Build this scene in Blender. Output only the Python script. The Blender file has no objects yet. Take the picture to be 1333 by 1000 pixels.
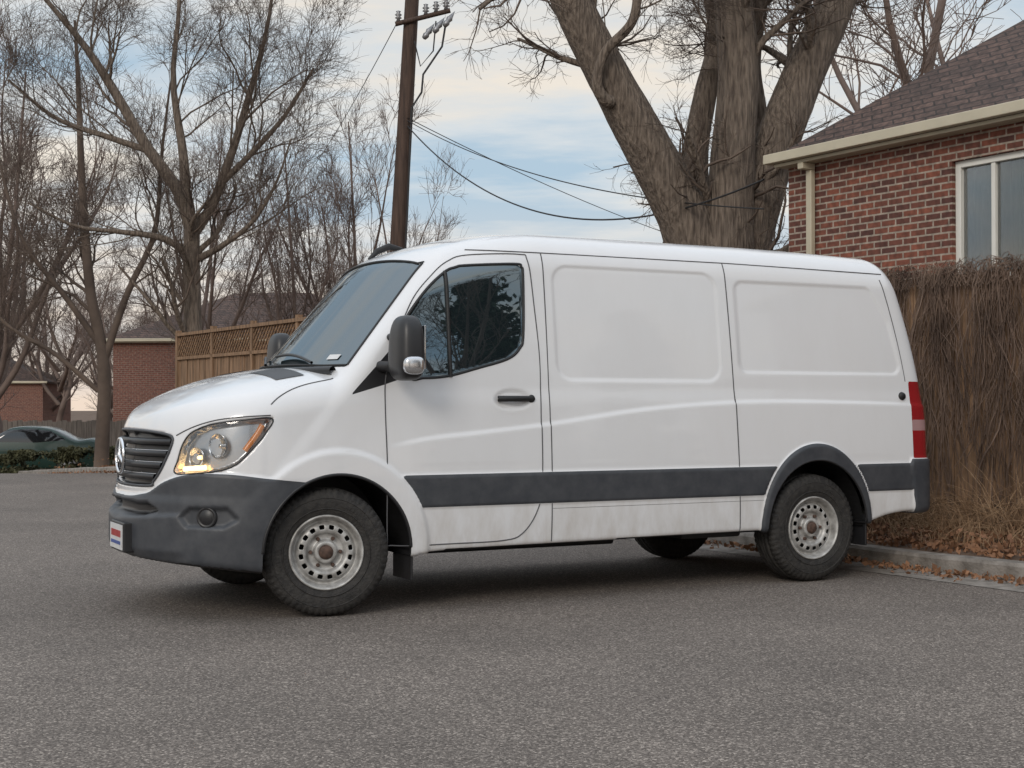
import bpy, math, numpy as np
from mathutils import Vector
scene=bpy.context.scene
rng=np.random.default_rng(7)
COL=scene.collection
# ------------------------------------------------------------------ helpers
def empty(name,loc=(0,0,0),rot=0.0):
    e=bpy.data.objects.new(name,None); COL.objects.link(e); e.location=loc; e.rotation_euler=(0,0,rot); e.empty_display_size=.3
    return e
def mesh(name,V,Fc,mats=None,parent=None,smooth=True,midx=None,attrs=None):
    V=np.asarray(V,dtype=np.float32).reshape(-1,3)
    me=bpy.data.meshes.new(name)
    if isinstance(Fc,np.ndarray):
        nf,k=Fc.shape
        me.vertices.add(len(V)); me.vertices.foreach_set('co',V.ravel())
        me.loops.add(nf*k); me.loops.foreach_set('vertex_index',Fc.astype(np.int32).ravel())
        me.polygons.add(nf); me.polygons.foreach_set('loop_start',np.arange(0,nf*k,k,dtype=np.int32))
        me.update(calc_edges=True); me.validate()
    else:
        me.from_pydata([tuple(map(float,v)) for v in V],[],[tuple(int(i) for i in f) for f in Fc]); me.update()
    if mats is not None:
        if not isinstance(mats,(list,tuple)): mats=[mats]
        for m in mats: me.materials.append(m)
    if midx is not None: me.polygons.foreach_set('material_index',np.asarray(midx,dtype=np.int32))
    me.polygons.foreach_set('use_smooth',np.full(len(me.polygons),smooth))
    if attrs:
        for k,a in attrs.items():
            at=me.attributes.new(k,'FLOAT','POINT'); at.data.foreach_set('value',a.astype(np.float32))
    ob=bpy.data.objects.new(name,me); COL.objects.link(ob)
    if parent: ob.parent=parent
    return ob
def cs(x,X,Y):
    X=np.asarray(X,float);Y=np.asarray(Y,float);m=np.gradient(Y,X)
    x=np.asarray(x,float)
    i=np.clip(np.searchsorted(X,x)-1,0,len(X)-2);h=X[i+1]-X[i];t=np.clip((x-X[i])/h,0,1)
    return (2*t**3-3*t**2+1)*Y[i]+(t**3-2*t**2+t)*h*m[i]+(-2*t**3+3*t**2)*Y[i+1]+(t**3-t**2)*h*m[i+1]
def sst(x): x=np.clip(x,0,1); return x*x*(3-2*x)
def tubes_geo(P,R,S=3):
    P=np.asarray(P,float);R=np.asarray(R,float);T,n,_=P.shape
    tan=np.gradient(P,axis=1); tan/=np.linalg.norm(tan,axis=2,keepdims=True)+1e-9
    mean=np.abs(tan.mean(axis=1)); ax=mean.argmin(axis=1); ref=np.eye(3)[ax][:,None,:]
    N=np.cross(tan,np.broadcast_to(ref,tan.shape)); N/=np.linalg.norm(N,axis=2,keepdims=True)+1e-9
    B=np.cross(tan,N)
    a=np.linspace(0,2*np.pi,S,endpoint=False)
    V=P[:,:,None,:]+R[:,:,None,None]*(np.cos(a)[None,None,:,None]*N[:,:,None,:]+np.sin(a)[None,None,:,None]*B[:,:,None,:])
    ti,ni,si=np.meshgrid(np.arange(T),np.arange(n-1),np.arange(S),indexing='ij')
    b=ti*n*S; s2=(si+1)%S
    Fq=np.stack([b+ni*S+si,b+ni*S+s2,b+(ni+1)*S+s2,b+(ni+1)*S+si],-1).reshape(-1,4)
    return V.reshape(-1,3),Fq
def join(gs):
    Vs=[];Fs=[];o=0
    for V,Fq in gs:
        Vs.append(V);Fs.append(Fq+o);o+=len(V)
    return np.concatenate(Vs),np.concatenate(Fs)
def box_geo(lo,hi):
    (x0,y0,z0),(x1,y1,z1)=lo,hi
    V=np.array([(x0,y0,z0),(x1,y0,z0),(x1,y1,z0),(x0,y1,z0),(x0,y0,z1),(x1,y0,z1),(x1,y1,z1),(x0,y1,z1)],float)
    Fq=np.array([(0,3,2,1),(4,5,6,7),(0,1,5,4),(1,2,6,5),(2,3,7,6),(3,0,4,7)])
    return V,Fq
def boxes(name,bl,mat,parent=None,bevel=0.0):
    V,Fq=join([box_geo(a,b) for a,b in bl]); o=mesh(name,V,Fq,mat,parent,smooth=False)
    if bevel>0:
        m=o.modifiers.new('b','BEVEL');m.width=bevel;m.segments=3;m.limit_method='ANGLE'
    return o
def lathe_geo(prof,segs=64):   # around Y axis, prof=(r,y)
    prof=np.array(prof,float);n=len(prof);a=np.linspace(0,2*np.pi,segs,endpoint=False)
    V=np.stack([prof[:,0][None]*np.cos(a)[:,None],np.broadcast_to(prof[:,1],(segs,n)),prof[:,0][None]*np.sin(a)[:,None]],-1).reshape(-1,3)
    i,j=np.meshgrid(np.arange(segs),np.arange(n-1),indexing='ij');i2=(i+1)%segs
    Fq=np.stack([i*n+j,i*n+j+1,i2*n+j+1,i2*n+j],-1)
    return V,Fq.reshape(-1,4)
def leaf_quads(C,size,r):
    n=len(C);u=r.normal(size=(n,3));u/=np.linalg.norm(u,axis=1,keepdims=True)
    v=np.cross(u,r.normal(size=(n,3)));v/=np.linalg.norm(v,axis=1,keepdims=True)
    s=np.asarray(size)*np.ones(n); u*=s[:,None];v*=s[:,None]*.6
    V=np.stack([C-u,C-v,C+u,C+v],1).reshape(-1,3)
    return V,np.arange(n*4).reshape(n,4)
# ------------------------------------------------------------------ materials
def newmat(name):
    m=bpy.data.materials.new(name);m.use_nodes=True;nt=m.node_tree
    return m,nt,nt.nodes['Principled BSDF']
def mat(name,c,rough=.6,metal=0.,var=.0,vscale=6.,bump=0.,bscale=40.,ior=1.5,coat=0.,stretch=(1,1,1),c2=None,emit=None,detail=6,r0=.3,r1=.7):
    m,nt,b=newmat(name);N=nt.nodes;L=nt.links
    b.inputs['Base Color'].default_value=(*c,1);b.inputs['Roughness'].default_value=rough;b.inputs['Metallic'].default_value=metal
    b.inputs['IOR'].default_value=ior;b.inputs['Coat Weight'].default_value=coat;b.inputs['Coat Roughness'].default_value=.05
    if emit: b.inputs['Emission Color'].default_value=(*emit[0],1);b.inputs['Emission Strength'].default_value=emit[1]
    tc=N.new('ShaderNodeTexCoord');mp=N.new('ShaderNodeMapping');mp.inputs['Scale'].default_value=stretch
    L.new(tc.outputs['Object'],mp.inputs['Vector'])
    if var>0 or c2:
        nz=N.new('ShaderNodeTexNoise');nz.inputs['Scale'].default_value=vscale;nz.inputs['Detail'].default_value=detail
        L.new(mp.outputs[0],nz.inputs['Vector'])
        r=N.new('ShaderNodeValToRGB');r.color_ramp.elements[0].position=r0;r.color_ramp.elements[1].position=r1
        a=tuple(max(0,x*(1-var)) for x in c);d=c2 if c2 else tuple(min(1,x*(1+var)) for x in c)
        r.color_ramp.elements[0].color=(*a,1);r.color_ramp.elements[1].color=(*d,1)
        L.new(nz.outputs['Fac'],r.inputs[0]);L.new(r.outputs[0],b.inputs['Base Color'])
    if bump>0:
        nb=N.new('ShaderNodeTexNoise');nb.inputs['Scale'].default_value=bscale;nb.inputs['Detail'].default_value=5
        L.new(mp.outputs[0],nb.inputs['Vector'])
        bp=N.new('ShaderNodeBump');bp.inputs['Strength'].default_value=bump;bp.inputs['Distance'].default_value=.02
        L.new(nb.outputs['Fac'],bp.inputs['Height']);L.new(bp.outputs[0],b.inputs['Normal'])
    return m
M_bark=mat('bark',(.115,.087,.068),.9,var=.3,vscale=6.5,bump=1.0,bscale=6.5,stretch=(4.5,4.5,.6),c2=(.225,.178,.14),detail=12,r0=.33,r1=.66)
M_bark.node_tree.nodes['Bump'].inputs['Distance'].default_value=.06
M_twig=mat('twig_bark',(.085,.062,.05),.9,var=.3,vscale=1.5,c2=(.15,.11,.085))
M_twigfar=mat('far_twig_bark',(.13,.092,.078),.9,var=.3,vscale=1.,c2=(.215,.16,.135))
M_wood=mat('fence_wood',(.19,.115,.065),.85,var=.45,vscale=3,stretch=(8,8,.6),bump=.4,bscale=12,c2=(.34,.21,.125))
M_woodgrey=mat('grey_fence_wood',(.14,.12,.105),.9,var=.3,vscale=3,stretch=(6,6,.6))
M_vine=mat('dried_vine',(.115,.072,.052),.9,var=.4,vscale=3,c2=(.25,.17,.125))
M_grass=mat('dry_grass_straw',(.24,.13,.065),.85,var=.4,vscale=5,c2=(.42,.28,.165))
M_leaf=mat('fallen_leaf',(.17,.075,.036),.85,var=.4,vscale=6,c2=(.33,.17,.09))
M_concrete=mat('concrete',(.22,.195,.17),.9,var=.35,vscale=9,bump=.4,bscale=60,c2=(.32,.29,.26))
M_soil=mat('soil',(.09,.055,.035),.95,var=.4,vscale=5,bump=.8,bscale=20,c2=(.16,.10,.065))
M_hedge=mat('hedge_leaf',(.04,.05,.02),.8,var=.4,vscale=3,c2=(.10,.095,.045))
M_pine=mat('pine_needles',(.02,.035,.015),.8,var=.3,vscale=2)
M_pole=mat('pole_wood',(.05,.03,.022),.85,var=.35,vscale=4,stretch=(6,6,.5),c2=(.09,.055,.04))
M_wire=mat('wire_rubber',(.02,.02,.022),.6)
M_metal=mat('galvanised_metal',(.25,.25,.26),.45,metal=.7,var=.2,vscale=20)
M_black=mat('black_rubber',(.012,.012,.013),.55,var=.2,vscale=30)
M_tyre=mat('tyre_rubber',(.018,.017,.017),.75,var=.25,vscale=25,bump=.35,bscale=70,c2=(.037,.034,.031))
M_plastic=mat('grey_plastic',(.055,.058,.065),.5,var=.12,vscale=8,bump=.05,bscale=300)
M_blackplastic=mat('black_plastic',(.018,.018,.02),.4,var=.15,vscale=12)
M_seam=mat('panel_gap',(.085,.085,.09),.8)
M_chrome=mat('chrome',(.75,.76,.78),.12,metal=1)
M_rim=mat('painted_steel_wheel',(.36,.345,.325),.45,metal=.3,var=.35,vscale=16,bump=.05,bscale=60,c2=(.58,.575,.56))
M_rust=mat('rusty_hub',(.09,.055,.042),.7,metal=.3,var=.5,vscale=30)
M_cream=mat('cream_trim_paint',(.50,.45,.34),.5,var=.08,vscale=3)
M_whitetrim=mat('white_trim_paint',(.72,.71,.66),.45,var=.05,vscale=3)
M_curtain=mat('curtain_cloth',(.085,.125,.10),.9,var=.2,vscale=6,stretch=(8,8,.4))
M_lampchrome=mat('lamp_reflector',(.62,.63,.65),.18,metal=.9)
M_lampon=mat('lit_bulb',(1,.8,.5),.3,emit=((1,.64,.28),3.0))
M_amber=mat('amber_lens',(.65,.22,.05),.2,coat=.5,emit=((1,.35,.06),.15))
M_platew=mat('plate_white',(.6,.6,.6),.4,var=.05,vscale=20)
M_plater=mat('plate_red',(.35,.04,.04),.4); M_plateb=mat('plate_blue',(.04,.08,.28),.4)
def glass_cover(name,tint=.12):
    m,nt,b=newmat(name);N=nt.nodes;L=nt.links
    t=N.new('ShaderNodeBsdfTransparent');t.inputs[0].default_value=(.93,.94,.95,1)
    mx=N.new('ShaderNodeMixShader');fr=N.new('ShaderNodeFresnel');fr.inputs[0].default_value=1.5
    ad=N.new('ShaderNodeMath');ad.inputs[1].default_value=tint
    g=N.new('ShaderNodeBsdfGlossy');g.inputs['Roughness'].default_value=.03
    L.new(fr.outputs[0],ad.inputs[0]);L.new(ad.outputs[0],mx.inputs[0]);L.new(t.outputs[0],mx.inputs[1]);L.new(g.outputs[0],mx.inputs[2])
    L.new(mx.outputs[0],nt.nodes['Material Output'].inputs[0]);return m
M_cover=glass_cover('clear_lens',.05);M_winglass=glass_cover('window_glass',.03)
def brickmat(name,c1,c2,mortar,bw=.21,bh=.075,ms=.011,bump=.5,zmul=1.,lo=.6,hi=1.3):
    m,nt,b=newmat(name);N=nt.nodes;L=nt.links
    tc=N.new('ShaderNodeTexCoord');sp=N.new('ShaderNodeSeparateXYZ');L.new(tc.outputs['Object'],sp.inputs[0])
    ad=N.new('ShaderNodeMath');L.new(sp.outputs[0],ad.inputs[0]);L.new(sp.outputs[1],ad.inputs[1])
    zm=N.new('ShaderNodeMath');zm.operation='MULTIPLY';zm.inputs[1].default_value=zmul;L.new(sp.outputs[2],zm.inputs[0])
    cb=N.new('ShaderNodeCombineXYZ');L.new(ad.outputs[0],cb.inputs[0]);L.new(zm.outputs[0],cb.inputs[1])
    br=N.new('ShaderNodeTexBrick');br.inputs['Scale'].default_value=1;br.inputs['Brick Width'].default_value=bw;br.inputs['Row Height'].default_value=bh
    br.inputs['Mortar Size'].default_value=ms;br.inputs['Mortar Smooth'].default_value=.2;br.inputs['Bias'].default_value=-.1
    br.inputs['Color1'].default_value=(*c1,1);br.inputs['Color2'].default_value=(*c2,1);br.inputs['Mortar'].default_value=(*mortar,1)
    L.new(cb.outputs[0],br.inputs['Vector'])
    nz=N.new('ShaderNodeTexNoise');nz.inputs['Scale'].default_value=14;nz.inputs['Detail'].default_value=5;L.new(tc.outputs['Object'],nz.inputs['Vector'])
    mr=N.new('ShaderNodeMapRange');mr.inputs[1].default_value=.3;mr.inputs[2].default_value=.7;mr.inputs[3].default_value=lo;mr.inputs[4].default_value=hi;L.new(nz.outputs['Fac'],mr.inputs[0])
    mx=N.new('ShaderNodeVectorMath');mx.operation='SCALE';L.new(br.outputs['Color'],mx.inputs[0]);L.new(mr.outputs[0],mx.inputs['Scale'])
    L.new(mx.outputs[0],b.inputs['Base Color']);b.inputs['Roughness'].default_value=.85
    bp=N.new('ShaderNodeBump');bp.invert=True;bp.inputs['Strength'].default_value=bump;bp.inputs['Distance'].default_value=.01
    L.new(br.outputs['Fac'],bp.inputs['Height']);L.new(bp.outputs[0],b.inputs['Normal']);return m
M_brick=brickmat('red_brick',(.22,.072,.044),(.075,.032,.027),(.33,.27,.22))
M_brickfar=brickmat('far_brick',(.21,.085,.06),(.16,.065,.05),(.22,.16,.13))
M_roof=brickmat('brown_shingles',(.105,.065,.052),(.055,.036,.03),(.03,.021,.018),bw=.3,bh=.14,ms=.014,zmul=1.75,bump=.9,lo=.5,hi=1.4)
def asphalt():
    m,nt,b=newmat('asphalt');N=nt.nodes;L=nt.links
    tc=N.new('ShaderNodeTexCoord')
    vo=N.new('ShaderNodeTexVoronoi');vo.inputs['Scale'].default_value=125;L.new(tc.outputs['Object'],vo.inputs['Vector'])
    rp=N.new('ShaderNodeValToRGB');e=rp.color_ramp.elements;e[0].position=.0;e[0].color=(.060,.049,.041,1);e[1].position=1;e[1].color=(.38,.33,.285,1)
    x=rp.color_ramp.elements.new(.45);x.color=(.12,.100,.086,1);x=rp.color_ramp.elements.new(.82);x.color=(.185,.157,.136,1)
    sp=N.new('ShaderNodeSeparateColor');L.new(vo.outputs['Color'],sp.inputs[0]);L.new(sp.outputs[0],rp.inputs[0])
    nz=N.new('ShaderNodeTexNoise');nz.inputs['Scale'].default_value=.55;nz.inputs['Detail'].default_value=9;nz.inputs['Roughness'].default_value=.62;L.new(tc.outputs['Object'],nz.inputs['Vector'])
    mr=N.new('ShaderNodeMapRange');mr.inputs[1].default_value=.3;mr.inputs[2].default_value=.7;mr.inputs[3].default_value=.8;mr.inputs[4].default_value=1.2;L.new(nz.outputs['Fac'],mr.inputs[0])
    mx=N.new('ShaderNodeVectorMath');mx.operation='SCALE';L.new(rp.outputs[0],mx.inputs[0]);L.new(mr.outputs[0],mx.inputs['Scale'])
    L.new(mx.outputs[0],b.inputs['Base Color']);b.inputs['Roughness'].default_value=.9
    n2=N.new('ShaderNodeTexNoise');n2.inputs['Scale'].default_value=130;n2.inputs['Detail'].default_value=3;L.new(tc.outputs['Object'],n2.inputs['Vector'])
    bp=N.new('ShaderNodeBump');bp.inputs['Strength'].default_value=.5;bp.inputs['Distance'].default_value=.006
    L.new(n2.outputs['Fac'],bp.inputs['Height']);L.new(bp.outputs[0],b.inputs['Normal']);return m
M_asphalt=asphalt()
# ------------------------------------------------------------------ terrain (a along kerb away, c across to the right)
AX=np.array((-.53,.848));CX=np.array((.848,.53))
def ac(a,c): return np.asarray(a)[...,None]*AX+np.asarray(c)[...,None]*CX
def hgt(x,y):
    x=np.asarray(x,float);y=np.asarray(y,float)
    c=x*CX[0]+y*CX[1];a=x*AX[0]+y*AX[1]
    g=-.85*sst((y-24)/20)
    v=cs(c,[8.54,9.0,9.6,11,14],[.13,.17,.26,.34,.36])*(c>8.5)*(1-.93*sst((a-29)/4))
    return g+v
as_=np.concatenate([[-400,-150,-60,-30,-15],np.arange(-6,60,1.0),[65,75,90,120,200,500]])
cs_=np.concatenate([[-500,-200,-80,-40,-20,-10,-5,0,3,6,8.40],[8.545,8.7,8.85,9.0,9.3,9.6,10,11,12,14,18,24,40,80,200,500]])
AA,CC=np.meshgrid(as_,cs_,indexing='ij');XY=ac(AA,CC);Z=hgt(XY[...,0],XY[...,1])
V=np.concatenate([XY,Z[...,None]],-1).reshape(-1,3);nc=len(cs_)
i,j=np.meshgrid(np.arange(len(as_)-1),np.arange(nc-1),indexing='ij')
Fq=np.stack([i*nc+j,(i+1)*nc+j,(i+1)*nc+j+1,i*nc+j+1],-1)[...,::-1].reshape(-1,4)
jj=j.reshape(-1)
mesh('road',V,Fq[jj<10],M_asphalt);mesh('ground',V,Fq[jj>10],M_soil)
aa=np.arange(-8,46,.5);prof=[(8.40,-.05),(8.40,.11),(8.415,.135),(8.53,.14),(8.55,.12),(8.55,-.05)]
P=[];
for a in aa:
    for c,z in prof:
        p=ac(a,c);P.append((p[0],p[1],z-.85*sst((p[1]-24)/20)+.006*math.sin(a*3.1)))
n=len(prof);P=np.array(P);i,j=np.meshgrid(np.arange(len(aa)-1),np.arange(n-1),indexing='ij')
mesh('kerb',P,np.stack([i*n+j,i*n+j+1,(i+1)*n+j+1,(i+1)*n+j],-1).reshape(-1,4),M_concrete,smooth=False)
P=[]
for a in aa:
    for c,z in ((8.0,.004),(8.39,.012)):
        p=ac(a,c);P.append((p[0],p[1],z+float(hgt(*p))))
P=np.array(P);i=np.arange(len(aa)-1)
mesh('gutter',P,np.stack([i*2,i*2+1,i*2+3,i*2+2],-1),M_concrete)
# ------------------------------------------------------------------ implicit shell mesher
def shell(F,lo,hi,step,orx,oz):
    ax=[np.linspace(lo[k],hi[k],int(round((hi[k]-lo[k])/step))+1) for k in range(3)]
    Vs=[];Fs=[];o=0
    for k in range(3):
        u,v=[q for q in range(3) if q!=k]
        for s in (0,1):
            U,W_=np.meshgrid(ax[u],ax[v],indexing='ij');T=np.zeros(U.shape+(3,));T[...,u]=U;T[...,v]=W_;T[...,k]=(lo,hi)[s][k]
            n1,n2=U.shape;i,j=np.meshgrid(np.arange(n1-1),np.arange(n2-1),indexing='ij')
            q=np.stack([i*n2+j,(i+1)*n2+j,(i+1)*n2+j+1,i*n2+j+1],-1).reshape(-1,4)+o
            out=(1 if s else -1)*(-1 if k==1 else 1)
            if out<0:q=q[:,::-1]
            Vs.append(T.reshape(-1,3));Fs.append(q);o+=n1*n2
    V=np.concatenate(Vs);Fq=np.concatenate(Fs)
    _,idx,inv=np.unique(np.round(V*10000).astype(np.int64),axis=0,return_index=True,return_inverse=True)
    V=V[idx];Fq=inv.reshape(-1)[Fq]
    O=np.stack([np.clip(V[:,0],*orx),np.zeros(len(V)),np.full(len(V),oz)],1)
    return ray(F,O,V),Fq
def ray(F,O,T,it=24):
    a=np.zeros(len(O));b=np.ones(len(O))
    for _ in range(it):
        m=(a+b)/2;p=O+(T-O)*m[:,None];ins=F(p[:,0],p[:,1],p[:,2])<0
        a=np.where(ins,m,a);b=np.where(ins,b,m)
    return O+(T-O)*((a+b)/2)[:,None]
def gradn(F,p,e=2e-3):
    g=np.stack([F(p[:,0]+e*(k==0),p[:,1]+e*(k==1),p[:,2]+e*(k==2))-F(p[:,0]-e*(k==0),p[:,1]-e*(k==1),p[:,2]-e*(k==2)) for k in range(3)],1)
    return g/(np.linalg.norm(g,axis=1,keepdims=True)+1e-9)
def smax(a,b,k):
    h=np.clip(k-np.abs(a-b),0,None)/k;return np.maximum(a,b)+h*h*k*.25
def smin(a,b,k): return -smax(-a,-b,k)
def polysdf(px,pz,poly,r=0.):
    poly=np.array(poly,float);d=np.full(px.shape,1e9);ins=np.zeros(px.shape,bool);n=len(poly)
    for i in range(n):
        ax_,az=poly[i];bx,bz=poly[(i+1)%n];ex,ez=bx-ax_,bz-az;wx,wz=px-ax_,pz-az
        t=np.clip((wx*ex+wz*ez)/(ex*ex+ez*ez),0,1);d=np.minimum(d,(wx-ex*t)**2+(wz-ez*t)**2)
        c=((az>pz)!=(bz>pz))&(px<(bx-ax_)*(pz-az)/((bz-az) if bz!=az else 1e-9)+ax_);ins^=c
    d=np.sqrt(d);return np.where(ins,d,-d)+r
# ------------------------------------------------------------------ VAN
van=empty('cargo_van',(-1.532,9.35,0),math.radians(27.6))
def creaseZ(x): return cs(x,[.3,.6,1.0,1.45,2.2,2.97,4.0,4.8],[1.0,1.055,1.095,1.14,1.235,1.287,1.285,1.265])
def Wd(x,z):
    q=.5*((z-.85)+np.sqrt((z-.85)**2+.02))
    w=.992-.055*q-.030*q*q-.16*np.clip(.62-z,0,None)**2
    w=w+.010*sst((creaseZ(x)-z)/.022+.5)*sst((x-.3)/.3)
    return w
def Vf(x,y,z):
    ay=np.abs(y)
    L=np.maximum(.705+.018*sst((.74-z)/.06)-.5*np.clip(z-.85,0,None)**2,.3)
    tt=np.clip((-.3-x)/L,0,1.0)
    nose=np.power(np.clip(1-tt*tt,0,1),1/2.3)
    w=Wd(x,z)*nose
    side=ay-w
    side=np.where((-.3-x)>L,ay+.002,side)
    zh=cs(x,[-1.04,-.98,-.93,-.85,-.7,-.5,-.15,.1],[1.00,1.13,1.19,1.25,1.335,1.415,1.495,1.53])-.12*(ay/.9)**3
    hood=smax(side,(z-zh)*.9,.12)
    xw=-.08+.89*(z-1.46)+.17*(ay/.8)**2
    ws=(xw-x)/1.34
    zr=2.446-.19*(np.clip(1.6-x,0,None)/.95)**2-.03*(np.clip(x-3.,0,None)/1.5)**2-.08*(ay/.83)**2.4
    gr=smax(smax(side,z-zr,.22),ws,.07)
    f=smin(hood,gr,.03)
    xr=4.77-.24*(np.clip(z-1.1,0,None)/1.2)**1.6
    f=smax(f,(x-xr)*.95,.13)
    zb=cs(x,[-1.1,-.7,-.35,.4,.7,1.0,2.0,3.0,3.9,4.15,4.3,4.9],[.37,.33,.29,.33,.36,.365,.375,.385,.39,.41,.45,.48])
    return smax(f,zb-z,.03)
def surf_side(x,z,sg=-1):
    x=np.atleast_1d(np.asarray(x,float));z=np.atleast_1d(np.asarray(z,float))
    O=np.stack([x,0*x,z],1);T=np.stack([x,0*x+sg*1.2,z],1);return ray(Vf,O,T)
def surf_front(phi,z,sg=-1):
    phi=np.radians(np.atleast_1d(np.asarray(phi,float)));z=np.atleast_1d(np.asarray(z,float))*np.ones_like(phi)
    O=np.stack([0*phi,0*phi,z],1);T=np.stack([-1.5*np.cos(phi),sg*1.5*np.sin(phi),z],1);return ray(Vf,O,T)
def surf_top(x,y):
    x=np.atleast_1d(np.asarray(x,float));y=np.atleast_1d(np.asarray(y,float))
    O=np.stack([x,y,0*x+1.0],1);T=np.stack([x,y,0*x+2.7],1);return ray(Vf,O,T)
DA=.0183
winpoly=[(.47,1.66),(.513,1.798),(.66,1.985),(.80,2.105),(.88,2.14),(.96,2.155),(1.30,2.178),(1.345,2.16),(1.352,2.10),(1.33,1.72),(1.30,1.63),(1.21,1.56),(1.0,1.50),(.79,1.447),(.62,1.432),(.52,1.44)]
tripoly=[(.13,1.325),(.30,1.50),(.46,1.67),(.53,1.79),(.54,1.45),(.34,1.385)]
doorpoly=[(.355,.46),(.355,.9),(.355,1.37),(.42,1.62),(.56,1.91),(.72,2.09),(.84,2.18),(.98,2.225),(1.34,2.245),(1.395,2.20),(1.42,1.9),(1.44,1.55),(1.43,1.2),(1.42,.75),(1.38,.58),(1.28,.45),(1.15,.41),(.8,.405),(.40,.41)]
lamppoly=[(37.5*DA,.865),(38.5*DA,.94),(40*DA,1.03),(43*DA,1.10),(50*DA,1.15),(60*DA,1.175),(69.5*DA,1.185),(67*DA,1.09),(63*DA,1.0),(59*DA,.925),(54*DA,.885),(46*DA,.865)]
grpoly=[(-1*DA,.775),(22*DA,.78),(27*DA,.81),(31*DA,.88),(34*DA,.97),(35.5*DA,1.04),(35*DA,1.075),(30*DA,1.095),(15*DA,1.11),(-1*DA,1.115)]
V,Fq=shell(Vf,(-1.15,-1.06,.15),(5.02,1.06,2.58),.0145,(.1,4.2),.95)
NR=gradn(Vf,V);x,y,z=V.T;ay=np.abs(y)
phi=np.degrees(np.arctan2(ay,-x));pa=phi*DA
sidem=(np.abs(NR[:,1])>.6)
big=-1.0
glside=np.where(sidem&(x>.2),polysdf(x,z,winpoly),big)
tri=np.where(sidem&(x>.05),polysdf(x,z,tripoly),big)
xw=-.08+.89*(z-1.46)+.17*(ay/.8)**2
glw=np.minimum.reduce([(.845-.165*(z-1.5))-ay,z-(1.50+.0*ay),(2.235-.07*(ay/.7)**2)-z,np.where((x<xw+.08)&(x>-.25),1.,-1.)])
lamp=np.where(x<-.1,polysdf(pa,z,lamppoly),big)
gril=np.where(x<-.3,polysdf(pa,z,grpoly),big)
bumpz=cs(phi,[0,15,25,33,40,55,70,85],[.705,.715,.745,.81,.848,.862,.83,.80])
bsdf=np.minimum(bumpz-z,-.10-x)
def arch(x,z,cx,rx,rz,cz=.385): return np.sqrt(((x-cx)/rx)**2+(np.clip(z-cz,0,None)/rz)**2)
eF=arch(x,z,.04,.465,.465);eR=arch(x,z,3.665,.45,.49)
fF=arch(x,z,.04,.59,.615);fR=arch(x,z,3.665,.50,.605)
rearfl=np.where(sidem,(1-fR)*.5,big)
stripe=np.where(sidem&(x>.45),np.minimum.reduce([z-.635,.835-z,(fF-1)*.5,(fR-1.03)*.5,x-.45,4.56-x]),big)
rbump=np.minimum.reduce([.865-z,x-(4.58-.10*(z-.5)),z-.3])
tail=np.minimum.reduce([z-.87,1.44-z,x-4.575,ay-.70])
tailw=np.minimum.reduce([tail,z-1.075,1.155-z])
intake=np.where(x<-.3,polysdf(pa,z,[(-1,.605),(22*DA,.605),(31*DA,.64),(26*DA,.675),(-1,.68)]),big)
pan1=np.where(sidem,polysdf(x,z,[(1.68,1.54),(2.76,1.54),(2.76,2.07),(1.68,2.07)],.115),big)
pan2=np.where(sidem,polysdf(x,z,[(3.10,1.56),(4.43,1.56),(4.36,1.85),(4.22,2.07),(3.10,2.07)],.07),big)
D=np.zeros(len(V))
D-=.008*sst(pan1/.022+.3)+.008*sst(pan2/.022+.3)
D+=.016*sst(bsdf/.012+.5)*(1-sst(intake/.01+.5))
D-=.05*sst(intake/.015+.5)
D-=.05*sst(gril/.012+.5)
D-=.055*sst(lamp/.012+.4)
D-=.004*sst(glside/.01+.5)+.003*sst(glw/.01+.5)
D+=.011*sst(stripe/.008+.5)*(stripe>-.5)
D+=.022*sst(rearfl/.02+.3)*(rearfl>-.5)
D+=np.where(sidem&(x>-.75)&(x<.7),.018*sst((1.0-fF)/.06+.3),0)*(1-sst(bsdf/.012+.5))
D+=.02*sst(rbump/.012+.5)
D+=.020*sst((.585-z+.0012*phi)/.02)*sst((z-.36)/.05)*(x<-.1)*(bsdf>0)*sst((44-phi)/6)
fog=polysdf(pa,z,[(43*DA,.56),(55*DA,.56),(59*DA,.60),(56*DA,.655),(44*DA,.655),(41*DA,.61)],.01)
D-=.024*sst(fog/.02+.3)*(x<-.1)
D-=.010*sst((.13-np.sqrt(((x-1.23)*.9)**2+((z-1.30)*1.9)**2))/.03)*sidem
# slight sheet-metal waviness, as on a used working vehicle
D+=.0012*np.sin(x*3.1+z*2)*np.sin(z*4.3+x)*sidem*(z>.9)*(x>.3)*(glside<-.02)
V=V+NR*D[:,None]
inF=(eF<1)&(ay>.55);inR=(eR<1)&(ay>.55)
ins=inF|inR
keep=~ins[Fq].all(axis=1);Fq=Fq[keep]
for m,cx,rx,rz in ((inF,.04,.465,.465),(inR,3.665,.45,.49)):
    e=arch(V[:,0],V[:,2],cx,rx,rz);e=np.maximum(e,.5)
    up=V[:,2]>.385
    V[:,0]=np.where(m,cx+(V[:,0]-cx)/e,V[:,0]);V[:,2]=np.where(m&up,.385+(V[:,2]-.385)/e,V[:,2])
pl=np.maximum.reduce([bsdf,stripe,rearfl,rbump])
blk=np.maximum.reduce([tri,gril,intake,np.where(V[:,2]<.40,.01,-.05)-(np.abs(NR[:,2])<.5)*1.0])
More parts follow.
